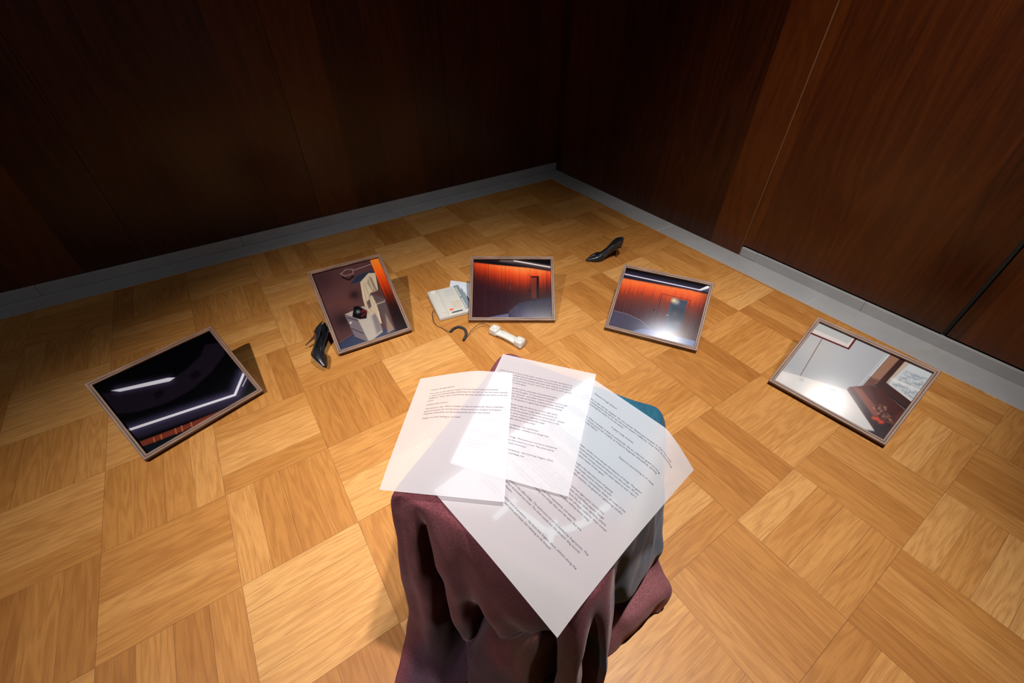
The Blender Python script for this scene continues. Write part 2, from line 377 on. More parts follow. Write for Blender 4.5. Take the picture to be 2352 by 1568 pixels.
def photo_lights():
    c = Canvas(W0, H0, [(185, 712), (1432, 128), (1940, 755), (770, 1440)], (3, 3, 6))
    arc_o = [(420, 1010), (700, 975), (1000, 880), (1250, 740), (1450, 560), (1580, 380), (1600, 250)]
    arc_i = [(1380, 280), (1330, 400), (1180, 540), (1060, 620), (800, 700), (560, 760), (300, 790)]
    c.poly(arc_o+arc_i, (24, 17, 29), 3)
    for q in ((900, 780), (1280, 580)): c.poly([(q[0]-70, q[1]+20), (q[0]+20, q[1]-40), (q[0]+60, q[1]+10), (q[0]-20, q[1]+70)], (13, 9, 16), 3)
    c.glow([(480, 755), (1000, 650)], 9, (62, 55, 80), .8); c.poly([(395, 762), (990, 625), (1068, 622), (1010, 662), (490, 773)], (226, 226, 238), .6)
    c.glow([(590, 1180), (1690, 800), (1785, 580)], 11, (80, 74, 108), .75)
    c.poly([(620, 1190), (1700, 830), (1850, 850), (1500, 960), (680, 1250)], (40, 34, 52), 6, .8)
    c.line([(575, 1172), (1690, 800), (1790, 560)], 5.2, (232, 230, 240)); c.line([(1770, 710), (1830, 590)], 1.6, (200, 200, 215))
    f = dist_fade(c, (680, 1255), (1600, 930), 0, 16)
    c.poly([(700, 1290), (1180, 1110), (1620, 930), (1500, 1010), (1150, 1180), (720, 1345)], (120, 52, 36), 2)
    for x, y in ((850, 1285), (925, 1255), (1075, 1190), (1140, 1160), (1240, 1125)): c.line([(x-8, y-35), (x+8, y+25)], 1.6, (214, 116, 74), 1.2, .85)
    c.poly([(720, 1345), (1150, 1180), (1400, 1060), (1300, 1130), (770, 1440)], (14, 19, 26), 2)
    return c
def photo_cabinet():
    c = Canvas(H0, W0, [(180, 350), (990, 160), (1335, 1010), (522, 1275)], (84, 53, 53))
    c.blob((420, 560), 60, (98, 62, 60), .8); c.blob((600, 700), 30, (98, 58, 52), .7); c.blob((700, 600), 14, (36, 22, 25), .9); c.blob((300, 420), 50, (52, 32, 37), .7)
    c.blob((560, 900), 28, (38, 24, 28), .9)
    c.poly([(500, 1190), (700, 1060), (1340, 960), (1340, 1020), (520, 1290)], (52, 58, 84), 2); c.line([(505, 1185), (690, 1062)], 2.2, (40, 34, 50)); c.line([(500, 1178), (685, 1056)], .8, (110, 108, 125))
    c.poly([(960, 330), (1060, 640), (1190, 1040), (1330, 1010), (1180, 700), (1000, 330)], (26, 13, 16), 4)
    c.poly([(885, 182), (992, 158), (1345, 1010), (1240, 1040), (1050, 600)], (50, 22, 22), 2)
    c.streaks([(885, 182), (992, 158), (1345, 1010), (1250, 1040), (1050, 600)], [(255, 140, 50), (250, 112, 30), (228, 76, 18), (180, 50, 16), (96, 30, 18), (40, 18, 18), (26, 13, 16)], 40, 4, .8, np.clip(c.Y/c.h*1.25, 0, 1))
    # cabinet
    c.poly([(580, 830), (800, 735), (960, 780), (730, 880)], (168, 150, 140)); c.poly([(725, 870), (950, 790), (1030, 1040), (865, 1165)], (176, 166, 154), .7)
    c.poly([(900, 850), (965, 800), (1025, 1020), (960, 1070)], (106, 98, 104), 5, .8); c.poly([(580, 835), (730, 880), (868, 1165), (700, 1100)], (112, 100, 106))
    for a, b in (((612, 870), (735, 905)), ((665, 1000), (800, 1058)), ((700, 1105), (860, 1165))): c.line([a, b], 2.0, (44, 38, 50))
    c.blob((650, 930), 2.5, (230, 214, 200))
    # bag
    c.poly([(690, 740), (740, 730), (850, 790), (840, 880), (760, 890), (670, 860)], (10, 9, 12), 1.5); c.blob((740, 800), 4, (120, 128, 130)); 
    for q in ((790, 800), (815, 830), (790, 850), (830, 800), (805, 780)): c.blob(q, 2.4, (130, 40, 34))
    # rail, hangers, coat
    c.line([(690, 310), (905, 240)], 2.0, (150, 128, 130)); c.line([(540, 350), (600, 300), (680, 295), (690, 345), (590, 375), (535, 345)], 2.0, (150, 120, 120)); c.line([(560, 390), (640, 420), (690, 380)], 5, (30, 18, 22), 2)
    c.poly([(650, 475), (730, 370), (900, 310), (940, 335), (800, 440)], (50, 54, 72), 1.5)
    for k in range(5): c.line([(665+k*28, 470-k*10), (745+k*30, 375-k*11)], 1.0, (22, 22, 30))
    c.poly([(770, 450), (870, 345), (950, 345), (980, 540), (890, 580), (830, 760), (800, 650)], (196, 176, 148), 1)
    c.poly([(870, 380), (910, 400), (975, 550), (920, 575), (850, 460)], (156, 136, 114), 1.5); c.line([(880, 390), (960, 540)], 1.2, (88, 72, 62)); c.line([(860, 600), (960, 700), (1060, 660)], 1.4, (210, 192, 164))
    c.poly([(830, 700), (900, 600), (960, 700), (1020, 940), (1000, 940), (930, 790), (900, 850), (850, 780)], (190, 168, 142), 1); c.poly([(840, 690), (880, 650), (900, 740), (870, 770)], (92, 76, 70), 1.5)
    for a_, b_ in (((800, 480), (850, 700)), ((820, 460), (880, 640)), ((905, 420), (930, 570)), ((850, 690), (905, 800)), ((930, 690), (985, 830))): c.line([a_, b_], 1.5, (128, 110, 94), 1.2, .7)
    for a_, b_ in (((790, 470), (815, 640)), ((870, 390), (920, 540)), ((915, 620), (1005, 900))): c.line([a_, b_], 2.0, (222, 204, 176), 1.2, .7)
    c.poly([(900, 590), (1050, 640), (1160, 1010), (1090, 1060), (1000, 800)], (90, 76, 76), 3, .85); c.poly([(1060, 820), (1165, 1010), (1090, 1055)], (150, 122, 106), 2, .9); c.line([(960, 715), (1060, 680)], 1.6, (206, 188, 164)); c.line([(985, 800), (1000, 900), (1015, 940)], 1.6, (206, 188, 164))
    return c
WOOD = [(236, 92, 40), (150, 46, 24), (84, 28, 22), (52, 20, 22), (38, 18, 25)]
def photo_corner():
    c = Canvas(W0, H0, [(597, 250), (1440, 255), (1455, 885), (582, 882)], (40, 20, 26))
    f = dist_fade(c, (597, 290), (1440, 375), 4, 98)
    xx = np.clip(np.abs(c.sx-1120)/560, 0, 1)**1.6*.38
    c.streaks([(580, 270), (1460, 370), (1460, 900), (560, 900)], [(255, 140, 70), (232, 84, 36), (176, 52, 26), (104, 34, 26), (66, 26, 27), (48, 24, 32)], 90, 3, 1, np.clip(f*1.0+xx, 0, 1))
    for x in (765, 945, 1095, 1215, 1390): c.line([(x, 300), (x, 860)], .8, (40, 16, 18), .6, .7)
    c.poly([(580, 240), (1460, 240), (1460, 385), (1200, 345), (850, 312), (590, 282)], (26, 18, 24), 2)
    c.poly([(800, 262), (1455, 330), (1455, 385), (1150, 325)], (58, 44, 48), 3); c.poly([(590, 240), (1460, 240), (1460, 320), (1080, 262), (600, 258)], (12, 9, 14), 2)
    c.glow([(900, 262), (1080, 275), (1455, 342)], 4, (150, 130, 130), .6); c.line([(1040, 268), (1455, 342)], 3.4, (236, 226, 222))
    c.poly([(1222, 432), (1308, 432), (1308, 680), (1280, 680), (1282, 448), (1224, 450)], (30, 14, 20), 1); c.line([(1217, 420), (1217, 660)], 1.0, (34, 14, 16)); c.poly([(1226, 452), (1282, 452), (1280, 665), (1226, 668)], (104, 44, 36), 1, .7)
    c.blob((1198, 585), 2.4, (20, 10, 12)); c.blob((1198, 425), 1.4, (70, 60, 60)); c.line([(998, 545), (1000, 575)], .9, (150, 90, 70))
    c.poly([(690, 880), (980, 825), (985, 890), (690, 890)], (98, 96, 126), 2); c.line([(700, 872), (985, 822)], 1.8, (38, 24, 34))
    c.poly([(985, 800), (1090, 720), (1250, 680), (1460, 660), (1460, 900), (985, 900)], (56, 48, 68), 1.5)
    c.poly([(1080, 735), (1250, 682), (1460, 662), (1460, 900), (1110, 900)], (36, 32, 48), 3); c.line([(1085, 730), (1105, 885)], 1.1, (30, 24, 36))
    r = np.random.default_rng(5); sp = r.random(c.X.shape); m = np.clip(c.sd([(985, 800), (1090, 720), (1460, 660), (1460, 900), (985, 900)])/3, 0, 1)
    c.put(m*(sp > .72)*.35, (112, 110, 140)); c.blob((1180, 880), 26, (110, 106, 138), .55)
    return c
def photo_door():
    c = Canvas(W0, H0, [(490, 210), (1705, 470), (1475, 1360), (232, 1040)], (46, 26, 32))
    f = dist_fade(c, (445, 350), (1680, 560), 4, 105)
    c.streaks([(440, 345), (1690, 560), (1480, 1380), (220, 1060)], [(255, 124, 62), (226, 84, 42), (150, 58, 40), (108, 54, 48), (88, 50, 52), (76, 48, 56)], 70, 11, 2, f)
    c.poly([(480, 200), (1710, 465), (1670, 600), (1400, 535), (450, 360)], (34, 30, 46), 3); c.poly([(480, 190), (1720, 460), (1600, 490), (480, 250)], (16, 13, 20), 2)
    c.glow([(450, 296), (1560, 535)], 4, (92, 84, 120), .5); c.line([(455, 298), (1570, 538)], 2.4, (238, 232, 244)); c.poly([(1520, 535), (1660, 475), (1712, 482), (1700, 505), (1570, 545)], (240, 240, 248), .8)
    c.poly([(1560, 540), (1700, 500), (1680, 570)], (92, 92, 122), 3, .7); c.poly([(1580, 560), (1690, 590), (1560, 1100), (1500, 1100)], (40, 22, 28), 14, .6)
    c.line([(1015, 585), (1410, 680)], 1.4, (90, 30, 20)); c.line([(1010, 590), (870, 1090)], 1.7, (66, 28, 28)); c.line([(1128, 630), (1010, 1100)], 1.1, (90, 40, 34), .6, .7); c.line([(1415, 680), (1270, 1200)], 1.4, (86, 36, 32))
    c.poly([(1148, 645), (1375, 690), (1245, 1130), (1035, 1078)], (58, 70, 92), 1); c.poly([(1160, 760), (1350, 800), (1290, 1000), (1090, 960)], (40, 50, 70), 6, .8)
    c.blob((1180, 680), 6, (240, 214, 160)); c.blob((1220, 700), 6, (180, 180, 170), .8); c.blob((1190, 870), 6, (96, 82, 88), .6); c.blob((1230, 1010), 8, (100, 104, 122), .6)
    c.blob((893, 810), 3.0, (26, 18, 22)); c.line([(1075, 885), (1100, 886)], 1.2, (200, 196, 200)); c.line([(1355, 850), (1352, 870)], 1.4, (60, 30, 30))
    c.line([(885, 500), (935, 495), (925, 520), (890, 515)], .8, (214, 120, 90), .6, .6)
    c.poly([(220, 1050), (310, 815), (500, 860), (700, 950), (860, 1090), (860, 1180), (400, 1100)], (76, 72, 92), 1.5); c.line([(312, 815), (500, 862), (700, 952), (868, 1095)], 1.0, (150, 130, 142))
    c.poly([(500, 1130), (700, 1080), (870, 1090), (1500, 1260), (1480, 1380)], (112, 124, 168), 2); c.blob((940, 1180), 38, (190, 198, 224), .8)  # last blob paints the lamp's reflection in the glass into the print
    return c
def photo_desk():
    c = Canvas(W0, H0, [(655, 180), (1865, 725), (1345, 1420), (185, 790)], (166, 168, 174))
    c.blob((800, 500), 60, (178, 180, 186), .8); c.blob((600, 450), 40, (186, 182, 180), .7)
    c.line([(690, 365), (470, 745)], 1.6, (110, 84, 78)); c.poly([(655, 185), (1050, 360), (980, 480), (560, 300)], (206, 198, 196), .7)
    c.poly([(650, 190), (1020, 355), (960, 415), (600, 255)], (176, 178, 180), 1); c.line([(560, 295), (970, 468), (1050, 355)], 4.0, (92, 20, 24)); 
    c.poly([(1375, 515), (1415, 520), (1110, 870), (1080, 850)], (196, 200, 206), 1); c.line([(1385, 520), (1090, 860)], .9, (120, 124, 130)); c.line([(1412, 535), (1115, 870)], 1.6, (70, 40, 36))
    c.poly([(1415, 530), (1510, 570), (1300, 830), (1110, 870)], (148, 110, 90), 1.5); c.poly([(1200, 760), (1310, 800), (1180, 880), (1100, 875)], (92, 46, 40), 4, .8)
    c.poly([(1500, 575), (1570, 600), (1370, 820), (1640, 1020), (1590, 1100), (1260, 840)], (62, 34, 32), 1.5); c.line([(1255, 840), (1590, 1100)], 4, (34, 20, 26), 1.5)
    c.poly([(1560, 600), (1615, 620), (1400, 830), (1370, 815)], (190, 170, 156), 1); c.line([(1610, 620), (1400, 830)], 1.2, (76, 66, 64))
    c.poly([(1605, 620), (1865, 730), (1640, 1020), (1390, 830)], (196, 202, 208), 1); 
    r = np.random.default_rng(2); m = np.clip(c.sd([(1560, 690), (1800, 780), (1650, 1010), (1420, 840)])/3, 0, 1)
    n = r.random((H0//4+2, W0//4+2)); n = (n+np.roll(n, 1, 0)+np.roll(n, 1, 1)+np.roll(n, 2, 1))/4; n = np.clip((np.kron(n, np.ones((4, 4)))[:H0, :W0]-.5)*2.2+.55, 0, 1); c.put(m*np.clip((n-.35)*1.1, 0, .55), (112, 122, 134)); c.glow([(1440, 790), (1720, 910)], 4, (232, 234, 232), .6); c.line([(1400, 835), (1640, 1018)], 2.2, (214, 210, 208))
    c.poly([(985, 860), (1240, 840), (1570, 1100), (1345, 1425), (1060, 1280), (1250, 1310), (960, 890)], (86, 40, 36), 2)
    c.poly([(1020, 860), (1110, 880), (1260, 1060), (1290, 1160), (1240, 1150)], (136, 74, 62), 2); c.poly([(1200, 860), (1300, 860), (1560, 1100), (1420, 1180), (1260, 1000)], (72, 28, 26), 3)
    c.poly([(1000, 900), (1050, 920), (1240, 1170), (1260, 1300), (1160, 1150)], (52, 32, 42), 3); c.poly([(1250, 1200), (1400, 1230), (1440, 1260), (1345, 1425), (1120, 1320), (1250, 1310)], (44, 26, 36), 3)
    for k in range(70):
        q = (1240+rng.normal(0, 1)*0+rng.uniform(0, 230), 0); tt = (q[0]-1240)/230; q = (q[0], 1070+tt*170+rng.normal(0, 34))
        c.blob(q, rng.uniform(1.4, 2.6), [(34, 16, 20), (120, 74, 62), (176, 120, 100), (70, 34, 34)][k % 4], .9)
    for k in range(9): c.blob((1240+k*12, 1175+k*6+rng.normal(0, 12)), 2.6, (206, 66, 44))
    c.poly([(185, 790), (268, 688), (470, 742), (960, 890), (1255, 1310), (1130, 1300), (1060, 1275)], (212, 208, 208), 1.2)
    c.blob((640, 880), 14, (230, 200, 170), .8); c.blob((720, 960), 26, (255, 252, 250)); c.blob((300, 760), 16, (232, 226, 222), .8); c.blob((930, 1080), 20, (228, 214, 208), .6)  # the white blob is the glass highlight, painted into the print
    c.poly([(755, 865), (885, 900), (860, 985), (740, 930)], (186, 188, 194), 1, .7); c.line([(800, 885), (840, 895)], 1.8, (130, 140, 156)); c.line([(765, 920), (850, 955)], 1.8, (208, 176, 158)); c.blob((490, 780), 5, (176, 178, 170), .8); c.line([(1075, 1290), (1250, 1310)], 2.4, (150, 150, 160))
    return c

# ------------------------------------------------------------------ framed photographs leaning back on the floor
FD, FWD = .030, .0165
def sweep_bar(bm, p0, p1, inn, uvl):
    """one mitred moulding bar lying along p0-p1 in the frame plane (x, y); inn: inward direction; z runs out of the picture"""
    prof = [(0, -FD), (0, -.0015), (.0015, 0), (.0075, 0), (.009, -.0012), (.0105, 0), (FWD-.001, 0), (FWD, -.001), (FWD, -.0085), (FWD-.004, -.0085), (FWD-.004, -FD)]
    d = (p1-p0).normalized(); L = (p1-p0).length; rings = []
    for q, s in ((p0, 1), (p1, -1)):
        rings.append([bm.verts.new(q + inn*a + d*(s*a) + Vector((0, 0, z))) for a, z in prof])
    n = len(prof)
    for k in range(n):
        f = bm.faces.new((rings[0][k], rings[1][k], rings[1][(k+1) % n], rings[0][(k+1) % n]))
        a0, a1 = sum(abs(prof[i+1][0]-prof[i][0])+abs(prof[i+1][1]-prof[i][1]) for i in range(k)), 0
        a1 = a0+.012
        for l, (u, v) in zip(f.loops, ((0, a0), (L, a0), (L, a1), (0, a1))): l[uvl].uv = (u+p0.x*7.3+inn.x, v)
def framed_photo(px, py, ang, tilt, w, h, canvas, label, mirror=False):
    a, t = math.radians(ang), math.radians(tilt)
    u = Vector((math.cos(a), math.sin(a), 0)); b = Vector((-math.sin(a), math.cos(a), 0))
    v = b*math.cos(t) + Vector((0, 0, math.sin(t)))
    mw = frame_mw((px*S, py*S, FD*math.cos(t)+.0004), u, v)
    root = empty('picture_frame', mw, label, 'framed photo', 'framed photographs leaning in an arc on the parquet')
    cs = [Vector((-w/2, 0, 0)), Vector((w/2, 0, 0)), Vector((w/2, h, 0)), Vector((-w/2, h, 0))]
    inn = [Vector((0, 1, 0)), Vector((-1, 0, 0)), Vector((0, -1, 0)), Vector((1, 0, 0))]
    for k in range(4):
        bm = bmesh.new(); uvl = bm.loops.layers.uv.new('UVMap')
        sweep_bar(bm, cs[k], cs[(k+1) % 4], inn[k], uvl)
        bmesh.ops.recalc_face_normals(bm, faces=bm.faces); obj('moulding', bm, M['walnut'], root)
    c = canvas(); e = FWD-.0045
    X = np.linspace(-w/2+e, w/2-e, c.w); Y = np.linspace(h-e, e, c.h)
    P = np.stack([np.broadcast_to(X, (c.h, c.w)), np.broadcast_to(Y[:, None], (c.h, c.w)), np.full((c.h, c.w), -.0125)], -1)
    o = grid_mesh('photo_print', P, False, M['photo'], root, False)
    at = o.data.color_attributes.new('ink', 'FLOAT_COLOR', 'POINT')
    at.data.foreach_set('color', np.concatenate([np.clip(c.a, 0, .9)*.66, np.ones((c.h, c.w, 1))], -1).astype(np.float32).ravel())
    bm = bmesh.new(); bx(bm, -w/2+e, w/2-e, e, h-e, -.0112, -.0095); obj('glass_pane', bm, M['glass'], root)
    bm = bmesh.new(); bx(bm, -w/2+.013, w/2-.013, .013, h-.013, -.026, -.020); obj('backing_board', bm, M['board'], root)
    # wooden prop behind the frame, in the frame's own coordinates
    ct, st = math.cos(t), math.sin(t)
    bm = bmesh.new(); y1 = h*.80; z1 = -.026
    drop = (FD*ct + y1*st + z1*ct)
    foot = Vector((0, y1 - drop*st, z1 - drop*ct))
    top = Vector((0, y1, z1))
    q = lambda x, base, dy: Vector((x, base.y+dy, base.z))
    dirv = Vector((0, ct, -st))
    hexa(bm, [foot+Vector((-.02, 0, 0)), foot+Vector((.02, 0, 0)), foot+Vector((.02, 0, 0))-dirv*.03, foot+Vector((-.02, 0, 0))-dirv*.03,
              top+Vector((-.02, 0, 0)), top+Vector((.02, 0, 0)), top+Vector((.02, -.03, 0)), top+Vector((-.02, -.03, 0))])
    bmesh.ops.recalc_face_normals(bm, faces=bm.faces); obj('prop_stand', bm, M['board'], root)
    return root
LW, LH = .43447, .35224
framed_photo(.982, .032, 16.71, 33.89, LW, LH, photo_lights, 'framed dark photo of angled white ceiling light bars, nearest the left edge')
framed_photo(3.069, .325, -3.79, 33.81, LH, LW, photo_cabinet, 'upright framed photo of a beige coat over a white cabinet, shoe at its corner')
framed_photo(4.895, -.327, -33.9, 33.8, LW, LH, photo_corner, 'framed photo of red-lit wood panelling and dark chair back, beside the desk telephone')
framed_photo(6.258, -1.74, -57.35, 34.3, LW, LH, photo_door, 'framed photo of a panelled wall with a glazed door under a light strip')
framed_photo(6.959, -3.773, -83.55, 34.54, LW, LH, photo_desk, 'framed bright photo of a white desk by a window, beside the stone skirting')

# ------------------------------------------------------------------ draped support (local axes: a to the right, b towards the camera)
C0 = Vector((1.022, -1.150, 0)); E1 = Vector((.4658, -.8849, 0)).normalized(); E2 = Vector((E1.y, -E1.x, 0))
MW0 = frame_mw(C0, E1, -E2)              # object axes: x = a, y = -b
def flip(P): P = np.array(P, float); P[..., 1] *= -1; return P
ZT_ = .672
cols = [
 # (a, b, z) down each fold line: table edge, then the hanging cloth, then the cloth on the floor
 [(-.10,-.208),(-.10,-.212,.60),(-.10,-.215,.45),(-.10,-.22,.32),(-.10,-.22,.18),(-.10,-.225,.08),(-.10,-.23,.03),(-.10,-.25,.004)],
 [(-.188,-.206),(-.20,-.214,.60),(-.205,-.22,.45),(-.21,-.225,.32),(-.215,-.23,.18),(-.22,-.235,.08),(-.225,-.24,.03),(-.24,-.26,.004)],
 [(-.190,-.10),(-.196,-.10,.60),(-.198,-.10,.45),(-.20,-.10,.32),(-.205,-.10,.18),(-.21,-.10,.08),(-.215,-.10,.03),(-.235,-.10,.004)],
 [(-.190,.06),(-.194,.06,.60),(-.192,.06,.45),(-.19,.06,.32),(-.192,.07,.18),(-.195,.08,.08),(-.20,.09,.03),(-.225,.10,.004)],
 [(-.188,.190),(-.1925,.196,.60),(-.199,.206,.48),(-.208,.217,.32),(-.218,.228,.17),(-.226,.245,.08),(-.226,.275,.03),(-.200,.345,.006)],
 [(-.168,.192),(-.170,.208,.60),(-.172,.220,.48),(-.174,.230,.32),(-.176,.243,.17),(-.176,.265,.08),(-.170,.30,.03),(-.150,.37,.006)],
 [(-.148,.192),(-.147,.203,.60),(-.143,.214,.48),(-.135,.224,.32),(-.125,.238,.17),(-.115,.262,.08),(-.105,.295,.03),(-.09,.37,.006)],
 [(-.136,.191),(-.135,.186,.60),(-.138,.140,.48),(-.130,.060,.32),(-.118,.030,.17),(-.108,.04,.08),(-.09,.10,.02),(-.07,.30,.006)],
 [(-.124,.191),(-.122,.188,.60),(-.108,.150,.48),(-.092,.070,.32),(-.080,.040,.17),(-.070,.05,.08),(-.062,.10,.02),(-.05,.30,.006)],
 [(-.116,.191),(-.118,.198,.60),(-.108,.203,.48),(-.092,.208,.32),(-.080,.206,.19),(-.070,.206,.11),(-.052,.225,.125),(-.040,.262,.01)],
 [(-.085,.192),(-.082,.212,.60),(-.072,.222,.48),(-.060,.224,.34),(-.052,.218,.22),(-.046,.205,.17),(-.030,.240,.185),(-.022,.285,.01)],
 [(-.050,.192),(-.046,.206,.60),(-.038,.208,.48),(-.034,.186,.35),(-.032,.160,.27),(-.024,.172,.25),(-.004,.238,.262),(.006,.285,.01)],
 [(-.010,.192),(-.005,.212,.60),(.006,.220,.50),(.016,.222,.42),(.024,.216,.345),(.028,.200,.32),(.036,.240,.335),(.044,.275,.01)],
 [(.035,.192),(.040,.208,.61),(.050,.215,.53),(.058,.217,.46),(.064,.210,.40),(.067,.196,.38),(.072,.236,.392),(.078,.255,.01)],
 [(.080,.192),(.084,.206,.615),(.092,.212,.56),(.098,.214,.52),(.102,.206,.48),(.105,.192,.46),(.108,.228,.465),(.112,.260,.01)],
 [(.115,.191),(.118,.200,.615),(.122,.200,.55),(.126,.192,.47),(.130,.172,.40),(.132,.150,.33),(.134,.140,.20),(.138,.150,.01)],
 [(.140,.191),(.145,.206,.62),(.153,.220,.54),(.158,.226,.45),(.162,.228,.36),(.166,.228,.24),(.168,.228,.12),(.170,.236,.01)],
 [(.158,.190),(.168,.208,.62),(.182,.226,.54),(.191,.232,.45),(.196,.232,.36),(.200,.228,.24),(.202,.226,.12),(.206,.236,.01)],
 [(.170,.180),(.177,.186,.62),(.180,.180,.54),(.182,.165,.45),(.184,.150,.36),(.186,.140,.24),(.188,.140,.12),(.192,.150,.01)],
 [(.176,.160),(.192,.168,.62),(.209,.182,.54),(.222,.188,.45),(.232,.188,.36),(.240,.184,.24),(.246,.178,.12),(.252,.184,.01)],
 [(.178,.135),(.190,.140,.62),(.205,.146,.54),(.214,.146,.45),(.220,.140,.36),(.224,.126,.24),(.226,.110,.12),(.230,.110,.01)],
 [(.178,.105),(.184,.095,.62),(.190,.075,.54),(.196,.060,.45),(.198,.050,.34),(.186,.040,.20),(.212,.040,.090),(.232,.075,.01)],
 [(.178,.060),(.190,.050,.62),(.206,.030,.52),(.222,.015,.40),(.238,.000,.27),(.214,-.010,.165),(.272,-.012,.120),(.262,.030,.01)],
 [(.178,-.010),(.194,-.020,.62),(.216,-.040,.50),(.238,-.055,.37),(.260,-.065,.25),(.238,-.075,.165),(.304,-.072,.122),(.290,-.030,.01)],
 [(.178,-.100),(.196,-.105,.62),(.222,-.115,.49),(.246,-.122,.36),(.272,-.130,.24),(.258,-.130,.160),(.332,-.122,.110),(.315,-.095,.01)],
 [(.174,-.204),(.190,-.208,.62),(.218,-.208,.48),(.244,-.206,.36),(.272,-.198,.22),(.288,-.190,.14),(.330,-.160,.09),(.332,-.135,.01)],
 [(.10,-.208),(.10,-.214,.60),(.105,-.22,.45),(.11,-.225,.32),(.12,-.23,.18),(.125,-.23,.08),(.13,-.235,.03),(.13,-.25,.004)],
]
nr = 8
G = np.zeros((len(cols), nr+1, 3))
for i, cl in enumerate(cols):
    e = cl[0]
    G[i, 1] = (e[0], e[1], ZT_-.006)
    for k in range(1, nr): G[i, k+1] = cl[k]
    ctr = np.array([-.006, -.008])
    q = np.array(e); dd = q-ctr; G[i, 0] = (*(ctr + dd*(1-.020/np.linalg.norm(dd))), ZT_)
U = crom(G, 9, True)                                     # around
V = crom(U.transpose(1, 0, 2), 8).transpose(1, 0, 2)     # down
inner = [V[:, :1]*0 + np.array([-.006, -.008, ZT_]) + (V[:, :1]-np.array([-.006, -.008, ZT_]))*k for k in (0.02, .3, .55, .78, .93)]
V = np.concatenate(inner + [V], 1); V[:, :5, 2] = ZT_
V[..., 2] = np.maximum(V[..., 2], .003)
# a little slack in the cloth
wob = lambda P, f, ph: np.sin(P[..., 0]*f+ph)*np.sin(P[..., 1]*f*.9+ph*1.7)*np.sin(P[..., 2]*f*.6+ph*.6)
fade = np.clip((ZT_-.03-V[..., 2])/.12, 0, 1)
for f, am, ph in ((38, .004, .3), (80, .0018, 1.2)):
    V[..., 0] += wob(V, f, ph)*am*fade; V[..., 1] += wob(V, f, ph+2)*am*fade

bmx = bmesh.new(); me = grid_mesh('cloth', flip(V), True).data
bpy.data.objects.remove(bpy.data.objects['cloth']); bmx.from_mesh(me); bmesh.ops.remove_doubles(bmx, verts=bmx.verts, dist=.0003)
bmesh.ops.holes_fill(bmx, edges=[e for e in bmx.edges if e.is_boundary and min(v.co.z for v in e.verts) > .6], sides=400)
bmesh.ops.recalc_face_normals(bmx, faces=bmx.faces)
cl_o = obj('draped_cloth', bmx, M['fabric'], None, True); cl_o.matrix_world = MW0
tag(cl_o, 'plum and teal velvety cloth draped in heavy folds over a low square stand', 'cloth')

# ------------------------------------------------------------------ translucent printed sheets on the cloth
def sheet_fn(TL, TR, BR, BL, bow=0.0, e=.178, zt=.680, lift=0.0):
    TL, TR, BR, BL = (np.array(q, float) for q in (TL, TR, BR, BL))
    def f(u, v):
        u = np.asarray(u, float)[..., None]; v = np.asarray(v, float)[..., None]
        return (TL*(1-u)+TR*u)*(1-v) + (BL*(1-u)+BR*u)*v
    return f
def sheet_z(f, z0, drops, lift):
    """flat at z0 over the stand; each drop = (axis, sign, edge, amount per metre squared)"""
    def g(u, v):
        P = np.array(f(u, v)); z = np.full(P.shape[:-1], z0) + lift(u, v)
        for ax, sg, ed, k in drops:
            d = np.clip(sg*P[..., ax]-ed, 0, None); z = z - k*d*d/(d+.03)*1.0
        P[..., 2] = z; return P
    return g
sheets = []
def make_sheet(label, fn, nu, nv):
    U_, V_ = np.meshgrid(np.linspace(0, 1, nu), np.linspace(0, 1, nv), indexing='ij')
    P = fn(U_, V_)
    o = grid_mesh('paper_sheet', flip(P), False, M['vellum'], None, True); o.matrix_world = MW0
    tag(o, label, 'paper', 'translucent printed sheets on the draped cloth'); return o
def write(parent, fn, lines, wmm, hmm, size, tilt=0.0):
    """lines: (text, u, v, align); each glyph is laid on the curved sheet"""
    vs, fs = [], []
    for txt, u0, v0, al in lines:
        cu = bpy.data.curves.new('t', 'FONT'); cu.body = txt; cu.size = size; cu.resolution_u = 2; cu.offset = 0
        ob = bpy.data.objects.new('t', cu); COL.objects.link(ob)
        me = bpy.data.meshes.new_from_object(ob)
        n = len(me.vertices); co = np.empty(n*3); me.vertices.foreach_get('co', co); co = co.reshape(-1, 3)
        w = co[:, 0].max() if n else 0
        kx = 1.12 if len(al) == 1 else min(1.32, max(.9, (float(al[1:])-u0)*wmm/w))
        x = co[:, 0]*kx + (0 if al[0] in 'LJ' else (-w*kx if al == 'R' else -w*kx/2))
        uu = u0 + x/wmm; P = fn(uu, v0 - co[:, 1]/hmm + tilt*(.95-uu)); P[:, 2] += .0005
        b = sum(len(a) for a in vs); vs.append(P)
        fs += [[b+i for i in p.vertices] for p in me.polygons]
        bpy.data.objects.remove(ob); bpy.data.curves.remove(cu); bpy.data.meshes.remove(me)
    me = bpy.data.meshes.new('printed_text'); me.from_pydata(flip(np.concatenate(vs)).tolist(), [], fs); me.update()
    return link('printed_text', me, M['ink'], parent)
def block(paras, u, v, pitch, gap, al='L', seq=None):
    out = []
    for p_ in paras:
        for l in p_.split('\n'):
            if l.strip(): out.append((l, u, v, al))
            v += pitch
        v += gap
    return out
HEAD = ["Presence through absence.", "The clock on the wall has stopped. No one notices. People pass beneath\nit, their hurried footsteps dissolving into the still air, but the clock remains\nindifferent. Time, here, is something separate, something that exists on its own\nterms.",
 "A space made of echos.", "The silence is vast. When it breaks, it does so awkwardly, like an unfamiliar\nguest arriving at the wrong house. Voices sound out of place, as if they've\nforgotten themselves, quickly swallowed by the hush that follows.", "Maybe it's time folding in on itself."]
